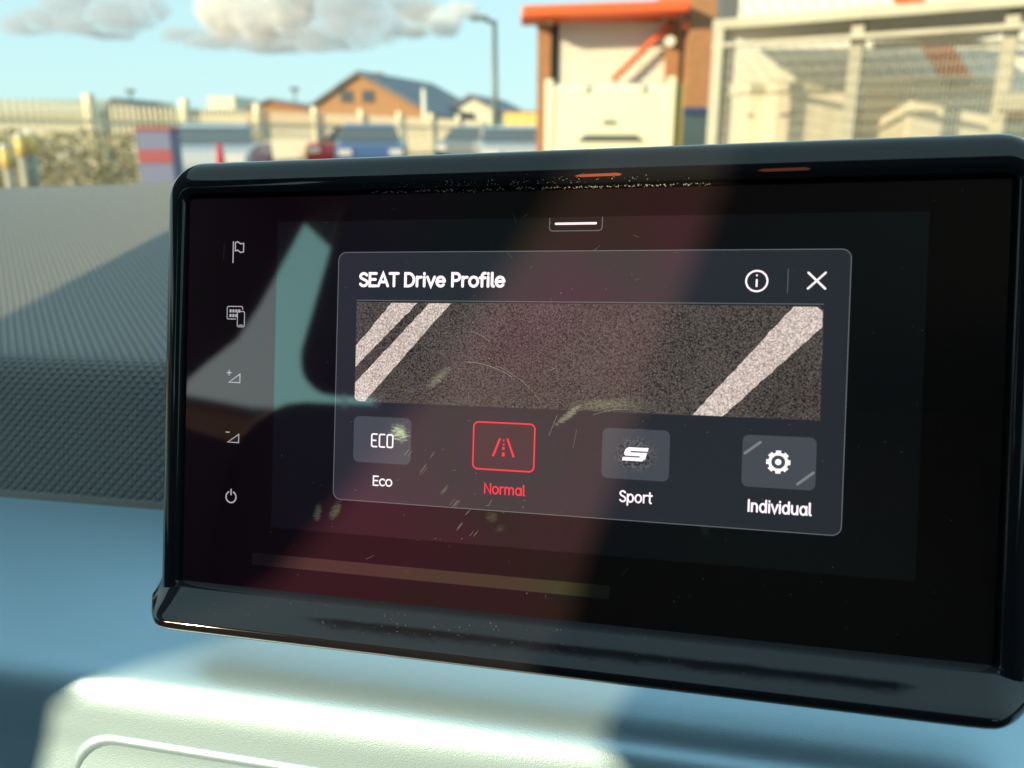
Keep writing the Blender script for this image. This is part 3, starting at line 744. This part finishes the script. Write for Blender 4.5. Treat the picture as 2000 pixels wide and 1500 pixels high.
# white house
Y = 58
h = prism_house('white_house', 'small white gabled house with a dark roof left of the orange canopy', 'house', Y, 11, xt(872, 215, Y), xt(918, 215, Y), xt(972, 215, Y), zt(220, Y), zt(191, Y), zt(219, Y), M['cream'], M['slate'], (2.2, 0), eave=.25)
window(h, xt(905, 230, Y), xt(925, 230, Y), zt(240, Y), zt(222, Y), Y)
# yellow wall
Y = 24
yw = empty('yellow_wall', None, 'yellow panelled wall left of the loading bay', 'wall')
for k in range(4):
    a, b = 984 + k * 23, 984 + (k + 1) * 23 - .8
    MB().box(xt(a, 240, Y), xt(b, 240, Y), Y, Y + .12, 0, zt(219, Y)).build('panel', M['yellow'], yw)
MB().box(xt(983, 240, Y), xt(1076, 240, Y), Y - .04, Y + .16, zt(219, Y) + .002, zt(216.5, Y)).build('coping', M['brick'], yw)

# street lamps
def lamp(px, ptop, pbase, Y, r, arm, label, hw=.32):
    t = empty('street_lamp', None, label, 'street lamp')
    x = xt(px, 200, Y); z = zt(ptop, Y)
    MB().tube((x, Y, 0), (x, Y, z), r, 12, r * .6).build('post', M['lampgrey'], t, True)
    if arm:
        ax = xt(px - arm, ptop, Y)
        MB().tube((x + .02, Y, z - .1), (ax, Y, z + .05), r * .5, 8).build('arm', M['lampgrey'], t, True)
        MB().box(ax - .45, ax + .15, Y - .13, Y + .13, z + .0, z + .14).build('lamp_head', M['lampgrey'], t)
    else:
        MB().box(x - hw, x + hw, Y - .2, Y + .2, z + .01, z + .3).build('lamp_head', M['darkgrey'], t)
    return t
lamp(967, 40, 220, 30, .13, 22, 'tall grey street lamp with an arm, left of the orange canopy')
lamp(257, 182, 220, 75, .12, 0, 'distant lamp post with a dark head above the long shed end')
lamp(577, 178, 220, 75, .12, 0, 'distant lamp post with a dark head left of the brick house')
sp_ = empty('flag_pole', None, 'slim pale pole in front of the right side of the brick house roof', 'pole')
MB().tube((xt(828, 200, 40), 40, 0), (xt(828, 200, 40), 40, zt(178, 40)), .09, 10).build('post', M['whitep'], sp_, True)
MB().tube((xt(828, 200, 40), 40, zt(178, 40)), (xt(828, 200, 40), 40, zt(178, 40) + .12), .11, 10, .05).build('cap', M['whitep'], sp_, True)

# palisade fence
M['pale'] = pmat('pale_fence_steel', (.80, .72, .52), .5)
fence = empty('palisade_fence', None, 'pale steel palisade fence running across the yard to the right', 'fence')
A_, B_, C_, Y0_ = -.509, .0536, .155, 16.8
def fpos(k):
    Yk = Y0_ * (1 + C_ * k); u = (A_ + B_ * k) / (1 + C_ * k)
    return Vector((xt(1000 + 1600 * u, 261, Yk), Yk, 0))
H_ = 1.74
d = (fpos(1) - fpos(0)); bay = d.length; d.normalize(); nrm = Vector((d.y, -d.x, 0))
pale_me = None; post_me = None
rot = math.atan2(d.y, d.x)
def pale_mesh():
    w, h, dd = .034, H_, .045
    b = MB(); b.prism([Vector((-w, 0, 0)), Vector((-w * .35, -dd, 0)), Vector((w * .35, -dd, 0)), Vector((w, 0, 0))], (0, 0, .05), (0, 0, h - .10))
    n0 = len(b.v); b.v += [(-w, 0, h - .10), (-w * .35, -dd, h - .10), (w * .35, -dd, h - .10), (w, 0, h - .10), (0, -.008, h)]
    b.f += [(n0, n0 + 1, n0 + 4), (n0 + 1, n0 + 2, n0 + 4), (n0 + 2, n0 + 3, n0 + 4), (n0 + 3, n0, n0 + 4)]
    return b
p0 = pale_mesh().build('pale', M['pale'], fence)
q0 = MB().box(-.08, .08, -.03, .11, 0, H_ + .14).build('post', M['pale'], fence)
first = True
for k in range(-3, 9):
    P = fpos(k)
    o = q0 if k == -3 else link_copy(q0)
    o.location = P + Vector((0, 0, 0)); o.rotation_euler.z = rot
    if k == 8: break
    n_ = 17
    for j in range(1, n_):
        o = p0 if (k == -3 and j == 1) else link_copy(p0)
        o.location = P + d * bay * j / n_ - Vector((0, 0, 0)) + nrm * .03; o.rotation_euler.z = rot
for zr in (.45, H_ - .38):
    a, b = fpos(-3), fpos(8)
    o = MB().box(0, (b - a).length, -.02, .03, zr, zr + .06).build('rail', M['pale'], fence); o.location = a; o.rotation_euler.z = rot

# loading bay
bay_ = empty('loading_bay', None, 'brick loading bay with a white roller shutter under a thick orange canopy', 'building')
Y = 16
z_can = zt(12, Y)
MB().box(xt(1050, 120, Y), xt(1076, 120, Y), Y, Y + .35, 0, zt(46, Y)).build('brick_column', M['brickdark'], bay_)
MB().box(xt(1301, 120, Y), xt(1326, 120, Y), Y, Y + .35, 0, zt(36, Y)).build('brick_column', M['brickdark'], bay_)
for px in (1064, 1312): MB().box(xt(px - 17, 40, Y), xt(px + 17, 40, Y), Y - .06, Y + .38, zt(47 if px < 1200 else 37, Y), zt(35 if px < 1200 else 26, Y)).build('capital', M['cream'], bay_)
MB().box(xt(1076, 120, Y + .2), xt(1302, 120, Y + .2), Y + .30, Y + .38, 0, zt(30, Y)).build('door_surround', M['darkgrey'], bay_)
z0, z1 = .02, zt(44, Y + .5); xa_, xb_ = xt(1089, 100, Y + .5), xt(1296, 100, Y + .5)
ns = 26
s0 = MB().prism([Vector((xa_, Y + .20, 0)), Vector((xa_, Y + .16, .03)), Vector((xa_, Y + .16, (z1 - z0) / ns - .035)), Vector((xa_, Y + .20, (z1 - z0) / ns - .005)), Vector((xa_, Y + .24, (z1 - z0) / ns - .005)), Vector((xa_, Y + .24, 0))], (0, 0, 0), (xb_ - xa_, 0, 0)).build('slat', M['shutter'], bay_)
for k in range(ns):
    o = s0 if k == 0 else link_copy(s0)
    o.location = (0, 0, z0 + k * (z1 - z0) / ns)
xl, xr = xt(1019, 10, Y - .8), xt(1349, 10, Y - .8)
MB().prism([Vector((xl, Y - .8, zt(34, Y - .8))), Vector((xr, Y - .8, zt(22, Y - .8))), Vector((xr, Y - .8, zt(-2, Y - .8))), Vector((xl, Y - .8, zt(10, Y - .8)))], (0, 0, 0), (0, 1.2, 0)).build('canopy', M['orange'], bay_, False, .05)
MB().tube(at(1197, 156, Y - .1), at(1306, 50, Y - .1), .055, 8).build('red_brace', M['orange'], bay_)
MB().box(xt(1338, 100, Y), xt(1416, 100, Y), Y - .3, Y + 5, 0, zt(-60, Y)).build('side_wall', M['brickdark'], bay_)
for px, py in ((1072, 34), (1309, 80)):
    c = at(px, py, Y - .15); MB().tube(c, c + Vector((0, .12, 0)), .09, 12).build('bulkhead_lamp', M['whitep'], bay_)
MB().box(xt(1330, 45, Y - .1), xt(1341, 45, Y - .1), Y - .35, Y - .3, zt(60, Y), zt(46, Y)).build('alarm_box', M['orange'], bay_)

# vehicles
M['tail'] = pmat('red_tail_light', (.5, .02, .02), .2)
M['clear'] = pmat('clear_headlight', (.7, .7, .7), .1)
def car(label, loc, rz, paint, tall=1.0, group='cars parked in the yard'):
    c = empty('parked_car', Matrix.Translation(loc) @ Matrix.Rotation(rz, 4, 'Z'), label, 'car', group)
    prof = [(-2.05, .35), (-2.08, .62), (-1.95, .86), (-1.15, .96), (-.95, .98), (1.35, .98), (1.95, .92), (2.06, .70), (2.05, .35)]
    W_ = .86
    rings = []
    for (y, ins, dz) in ((-W_, .10, -.0), (-W_ * .97, .0, 0), (W_ * .97, .0, 0), (W_, .10, 0)):
        rings.append([(p[0] * (1 - ins * .12), y, .35 + (p[1] - .35) * (1 - ins * .5)) for p in prof])
    MB().loft(rings, True, True, True).build('body', paint, c, False, .05)
    cab = [(-1.15, .97), (-.45, 1.40 * tall), (.0, 1.46 * tall), (.85, 1.44 * tall), (1.55, .97)]
    MB().loft([[(p[0], -W_ * .93 + (p[1] - .97) * .28, p[1]) for p in cab], [(p[0], W_ * .93 - (p[1] - .97) * .28, p[1]) for p in cab]], True, True, True).build('window', M['winglass'], c, False, .03)
    MB().loft([[(-.50, -.64, 1.40 * tall), (.0, -.64, 1.47 * tall + .01), (.9, -.64, 1.44 * tall + .01)], [(-.50, .64, 1.40 * tall), (.0, .64, 1.47 * tall + .01), (.9, .64, 1.44 * tall + .01)]], False).build('roof', paint, c)
    for sx in (-1.28, 1.30):
        for sy in (-1, 1):
            MB().tube((sx, sy * .70, .32), (sx, sy * .88, .32), .32, 18).build('wheel', M['tyre'], c)
    for sy in (-1, 1):
        MB().box(-2.10, -2.00, sy * .62 - .16, sy * .62 + .16, .64, .78).build('headlight', M['clear'], c)
        MB().box(2.00, 2.09, sy * .66 - .12, sy * .66 + .12, .72, .88).build('tail_light', M['tail'], c)
    return c
PA = {k: pmat('car_paint_' + k, c, .3, coat=.6) for k, c in dict(silver=(.42, .46, .50), white=(.72, .73, .72), red=(.38, .03, .035), blue=(.05, .10, .25), grey=(.16, .18, .2), tan=(.4, .32, .22)).items()}
def gx(px, Y): return Vector((xt(px, 290, Y), Y, 0))
car('silver car parked behind the blue and red container', gx(425, 17.0), R(100), PA['silver'], .90)
car('white car parked beyond the fence, right of the silver one', gx(545, 27), R(172), PA['white'], .95)
car('tan car parked beyond the white one', gx(640, 31), R(10), PA['tan'], .95)
car('blue car parked under the brick house', gx(722, 23), R(100), PA['blue'], .95)
car('red car parked between the tan and blue ones', gx(672, 26), R(95), PA['red'], .95)
car('white car parked beneath the white house', gx(850, 38), R(5), PA['white'], .95)
car('dark grey car parked left of the yellow wall', gx(925, 30), R(80), PA['grey'], .95)
car('silver car parked against the yellow wall', gx(1000, 21), R(95), PA['silver'], .9)

# cream van in front of the loading bay
Y = 12
van = empty('cream_van', None, 'tall cream van backed up to the loading bay, low dark window showing', 'van')
xl, xr = xt(1068, 220, Y), xt(1312, 220, Y); zt_ = zt(163, Y)
MB().prism([Vector((xl, Y, .35)), Vector((xr, Y, .35)), Vector((xr, Y, zt_)), Vector((xl, Y, zt_))], (0, 0, 0), (.28, 2.7, 0)).build('body', M['creamvan'], van, False, .08)
MB().box(xl - .03, xl + .08, Y - .03, Y + .02, .5, zt(155, Y)).build('corner_post', M['creamvan'], van)
MB().box(xr - .08, xr + .03, Y - .03, Y + .02, .5, zt(150, Y)).build('corner_post', M['creamvan'], van)
a, b, c_, d_ = xt(1128, 275, Y), xt(1258, 275, Y), xt(1242, 263, Y), xt(1142, 263, Y)
MB().prism([Vector((a, Y - .012, zt(276, Y))), Vector((b, Y - .012, zt(276, Y))), Vector((c_, Y - .012, zt(263, Y))), Vector((d_, Y - .012, zt(263, Y)))], (0, 0, 0), (0, -.02, 0)).build('window', M['winglass'], van)
MB().box(xt(1178, 240, Y), xt(1202, 240, Y), Y - .03, Y - .004, zt(242, Y), zt(235, Y)).build('badge', M['darkgrey'], van)
MB().box(xt(1313, 220, Y), xt(1335, 220, Y), Y + .05, Y + .3, 0, zt(161, Y)).build('shaded_side', pmat('olive_side_shade', (.30, .27, .10), .6), van)  # van's right side, its shade put into the olive colour
for px in (1143, 1254): MB().box(xt(px - 5, 170, Y), xt(px + 5, 170, Y), Y - .05, Y - .004, zt(180, Y), zt(164, Y)).build('hinge', M['bin'], van)
for x in (xl + .25, xr - .25):
    for yy in (Y + .5, Y + 2.1): MB().tube((x - .1, yy, .34), (x + .1, yy, .34), .34, 18).build('wheel', M['tyre'], van)

# sign box right of the van
Y = 13
sg = empty('parcel_box', None, 'white box with a lavender lid below the brick side wall', 'box')
MB().box(xt(1338, 240, Y), xt(1390, 240, Y), Y, Y + .5, 0, zt(224, Y)).build('body', M['whitep'], sg)
MB().box(xt(1336, 240, Y), xt(1391, 240, Y), Y - .03, Y + .53, zt(223, Y), zt(209, Y)).build('lid', pmat('lavender_lid', (.42, .42, .75), .5), sg)

# building behind the cage: white diagonal boards, orange stripe, shaded grey wall
Y = 11.6
cl = empty('clad_building', None, 'building clad in white diagonal boards with an orange diagonal stripe behind the steel cage', 'building')
zb, ztp = zt(216, Y), zt(-90, Y); hh = ztp - zb; SL = .80
xL, xR = xt(1441, 50, Y), xt(2350, 50, Y)
def clipx(poly, x, keep_right):
    out = []
    for i in range(len(poly)):
        a, b = poly[i], poly[(i + 1) % len(poly)]
        ia = a[0] >= x if keep_right else a[0] <= x; ib = b[0] >= x if keep_right else b[0] <= x
        if ia: out.append(a)
        if ia != ib:
            t = (x - a[0]) / (b[0] - a[0]); out.append((x, a[1] + (b[1] - a[1]) * t))
    return out
wdt = .205; x = xL - hh * SL
x_or = xt(1765, 50, Y) - (ztp - zt(20, Y)) * SL
ko = round((x_or - x) / wdt); k = 0
while x < xR:
    w_ = wdt * (.93 if k not in (ko, ko + 1) else .999)
    poly = [(x + hh * SL, zb), (x + hh * SL + w_, zb), (x + w_, ztp), (x, ztp)]
    poly = clipx(clipx(poly, xL, True), xR, False)
    if len(poly) > 2:
        og = k in (ko, ko + 1)
        MB().prism([Vector((p[0], Y - (.03 if og else .02), p[1])) for p in poly], (0, 0, 0), (0, .06, 0)).build('orange_board' if og else 'board', M['orange'] if og else M['whitep'], cl)
    x += wdt; k += 1
MB().box(xL + .01, xR - .01, Y + .05, Y + .3, 0, ztp).build('wall', M['wallgrey'], cl)
MB().box(xL - .22, xL - .01, Y + .0, Y + .3, 0, ztp).build('corner_post', M['darkgrey'], cl)
MB().box(xt(1898, 50, Y), xt(2350, 50, Y), Y - .12, Y - .04, zt(34, Y), ztp).build('fascia', M['steel'], cl)
MB().box(xL, xR, Y - .20, Y + .04, zt(236, Y), zb - .003).build('brick_plinth', M['brickdark'], cl)
MB().box(xL, xR, Y - .19, Y + .04, .0, zt(236, Y) - .003).build('lower_wall', M['greenroof'], cl)
MB().tube((xt(1690, 90, Y), Y - .25, zt(92, Y)), (xR, Y - .25, zt(80, Y)), .045, 10).build('pipe', M['steel'], cl)

# steel cage in front
cage = empty('steel_cage', None, 'grey steel cage of posts, beams and wire mesh on the right', 'cage')
def cpos(px):
    t = (px - 1400) / 600; Yp = 9.0 - 1.5 * t
    return Vector((xt(px, 150, Yp), Yp, 0))
a, b = cpos(1400), cpos(2300); dr = (b - a).normalized(); ang = math.atan2(dr.y, dr.x); CH = zt(58, 9.0)
L = (b - a).length
pw = .055
post0 = MB().box(-pw, pw, -pw, pw, 0, CH).build('post', M['steel'], cage)
for i, px in enumerate((1402, 1668, 1962)):
    o = post0 if i == 0 else link_copy(post0); o.location = cpos(px); o.rotation_euler.z = ang
for z, hgt in ((CH + .002, .09), (CH - .17, .04)):
    o = MB().box(-.06, L, -.05, .05, z, z + hgt).build('beam', M['steel'], cage); o.location = a; o.rotation_euler.z = ang
# mesh roof sheet and the wires
Pc, Qc = a + Vector((0, .08, CH)), b + Vector((0, .08, CH)); zw = zt(78, 11.3)
mesh_obj('roof_sheet', [Pc, Qc, Vector((Qc.x + .8, 11.35, zw)), Vector((xL + .02, 11.35, zw)), Pc + Vector((0, 0, .03)), Qc + Vector((0, 0, .03)), Vector((Qc.x + .8, 11.35, zw + .03)), Vector((xL + .02, 11.35, zw + .03))], [(0, 1, 2, 3), (7, 6, 5, 4), (0, 4, 5, 1), (3, 2, 6, 7), (0, 3, 7, 4), (1, 5, 6, 2)], pmat('pale_roof_sheet', (.50, .47, .40), .6, noise_scale=6, noise_amt=.2), cage)
nw = int(L / .036)
w0 = MB().box(-.003, .003, -.003, .003, 0, CH - .172).build('wire', M['steel'], cage)
cnt = 0; mass = MB()
for k in range(1, nw):
    if cnt < 120:
        o = w0 if cnt == 0 else link_copy(w0); o.location = a + dr * (k * .036); o.rotation_euler.z = ang; cnt += 1
for zz in [i * .11 + .2 for i in range(18)]:
    if zz < CH - .2: mass.box(0, L, .004, .010, zz, zz + .006)
o = mass.build('cross_wires', M['steel'], cage); o.location = a; o.rotation_euler.z = ang; o['kind'] = 'stuff'
lp = cpos(1985)
o = MB().box(-.10, .16, -.12, -.06, zt(215, lp.y), zt(183, lp.y)).build('lock_box', M['steel'], cage); o.location = Vector((lp.x, lp.y, 0)); o.rotation_euler.z = ang

# cabinets inside the cage
def cabinet(label, x0, x1, top, Y, shade=0):
    c = empty('storage_bin', None, label, 'bin', 'cream bins inside the steel cage')
    X0_, X1_, Z = xt(x0, 200, Y), xt(x1, 200, Y), zt(top, Y)
    MB().box(X0_, X1_, Y, Y + .75, .05, Z - .16).build('body', M['bin'], c, False, .03)
    MB().prism([Vector((X0_ - .02, Y - .04, Z - .155)), Vector((X0_ - .02, Y - .04, Z - .05)), Vector((X0_ - .02, Y + .3, Z)), Vector((X0_ - .02, Y + .78, Z)), Vector((X0_ - .02, Y + .78, Z - .155))], (0, 0, 0), (X1_ - X0_ + .04, 0, 0)).build('lid', M['bin'], c, False, .03)
    MB().box(X0_ + (X1_ - X0_) * .10, X0_ + (X1_ - X0_) * .30, Y - .02, Y - .003, Z - .42, Z - .38).build('label_plate', M['darkgrey'], c)
    MB().box((X0_ + X1_) / 2 - .12, (X0_ + X1_) / 2 + .12, Y - .10, Y - .045, Z - .13, Z - .06).build('handle', M['steel'], c)
    return c
cabinet('cream bin left of the middle cage post, narrow and set back', 1458, 1500, 156, 10.4)
cabinet('wide cream bin just left of the middle cage post', 1512, 1652, 153, 10.0)
cabinet('low cream bin just right of the middle cage post', 1735, 1772, 152, 10.4)
cabinet('widest cream bin between the middle and right cage posts', 1778, 1950, 147, 9.8)

# hedge and yard clutter, left
M['leafy'] = pmat('olive_leaves', (.34, .31, .17), .6, noise_scale=8, noise_amt=.4)
v, f = [], []
for k in range(7000):
    px = random.uniform(-120, 262); Yh = random.uniform(11.5, 12.6)
    top = 1.17 + .10 * noise.noise((px * .02, 0, 0)); z = random.uniform(.1, top); x = xt(px, 290, Yh)
    s = random.uniform(.02, .05); e = Matrix.Rotation(random.random() * 6.28, 3, 'Z') @ Matrix.Rotation(random.random() * 3, 3, 'X')
    n0 = len(v)
    for q in ((-s, 0, 0), (0, -s * .5, 0), (s, 0, 0), (0, s * .5, 0)): v.append(Vector((x, Yh, z)) + e @ Vector(q))
    f.append((n0, n0 + 1, n0 + 2, n0 + 3))
tag(mesh_obj('hedge', v, f, M['leafy']), 'low olive hedge at the left below the fence', 'hedge')
M['yellowp'] = pmat('yellow_plastic', (.85, .62, .20), .4)
def bollard(px, py, Y, label, m):
    c = at(px, py, Y); o = empty('bollard', Matrix.Translation((c.x, Y, 0)), label, 'bollard')
    MB().tube((0, 0, 0), (0, 0, c.z - .24), .055, 12).build('post', M['steel'], o, True)
    MB().tube((0, 0, c.z - .239), (0, 0, c.z), .06, 12).build('reflective_band', m, o, True)
    MB().tube((0, 0, c.z + .001), (0, 0, c.z + .05), .062, 12, .03).build('cap', M['whitep'], o, True)
bollard(37, 268, 11, 'grey bollard with a yellow band in front of the hedge, left of another', M['yellowp'])
bollard(57, 262, 11.1, 'grey bollard with a yellow band in front of the hedge, right of another', M['yellowp'])
bollard(8, 290, 10.6, 'short grey bollard with a yellow band at the left edge', M['yellowp'])
Y = 11.4
cn = empty('recycling_container', None, 'blue container with red bands at the right end of the hedge', 'container')
xl, xr = xt(270, 290, Y), xt(334, 290, Y)
M['cblue'] = pmat('container_blue', (.14, .17, .30), .5); M['cred'] = pmat('container_red', (.30, .06, .08), .5)
MB().box(xl, xr, Y, Y + .35, 0, zt(255, Y)).build('body', M['cblue'], cn)
MB().box(xl - .02, xr + .02, Y - .02, Y + .37, zt(254.9, Y), zt(248, Y)).build('lid', M['cred'], cn)
MB().box(xl - .005, xr + .005, Y - .015, Y - .003, zt(318, Y), zt(292, Y)).build('band', M['cred'], cn)
Y = 10.8
c = at(428, 280, Y)
cone = empty('traffic_cone', Matrix.Translation((c.x, Y, 0)), 'red traffic cone in front of the silver car', 'traffic cone')
MB().tube((0, 0, .04), (0, 0, c.z), .12, 14, .03).build('body', M['tail'], cone, True); MB().box(-.2, .2, -.2, .2, 0, .04).build('base', M['orange'], cone)

# brick warehouse far behind the car, seen as a reflection in the glass
wh = empty('warehouse', Matrix.Translation((CAR @ Vector((-21.5, -31, 0))).xy.to_3d()) @ Matrix.Rotation(R(-14 - 35), 4, 'Z'), 'long orange brick warehouse behind the car, reflected in the touchscreen', 'building')
MB().box(-30, 30, 0, 8, 0, 3.6).build('wall', M['brick'], wh)
MB().box(-30, 30, -.05, 8, 3.61, 4.2).build('pale_band', M['cream'], wh)
MB().box(-30, 30, -.02, 8, 4.21, 5.5).build('upper_wall', M['brickdark'], wh)
MB().box(-30.2, 30.2, -.2, 8.2, 5.51, 5.7).build('roof', M['slate'], wh)
for k in range(-6, 7): MB().box(k * 4 - .9, k * 4 + .9, .1, -.03, 1.2, 2.5).build('window', M['winglass'], wh)
q = CAR @ Vector((-.523, -.835, .0)) * 1.0; q = EYE + (q - EYE) * 24
lp_ = empty('street_lamp', Matrix.Translation((q.x, q.y, 0)), 'dark street lamp post behind the car, reflected in the touchscreen', 'street lamp')
MB().tube((0, 0, 0), (0, 0, 4.6), .28, 10, .2).build('post', M['lampgrey'], lp_, True)
MB().box(-.5, .5, -.2, .2, 4.61, 4.8).build('lamp_head', M['lampgrey'], lp_)
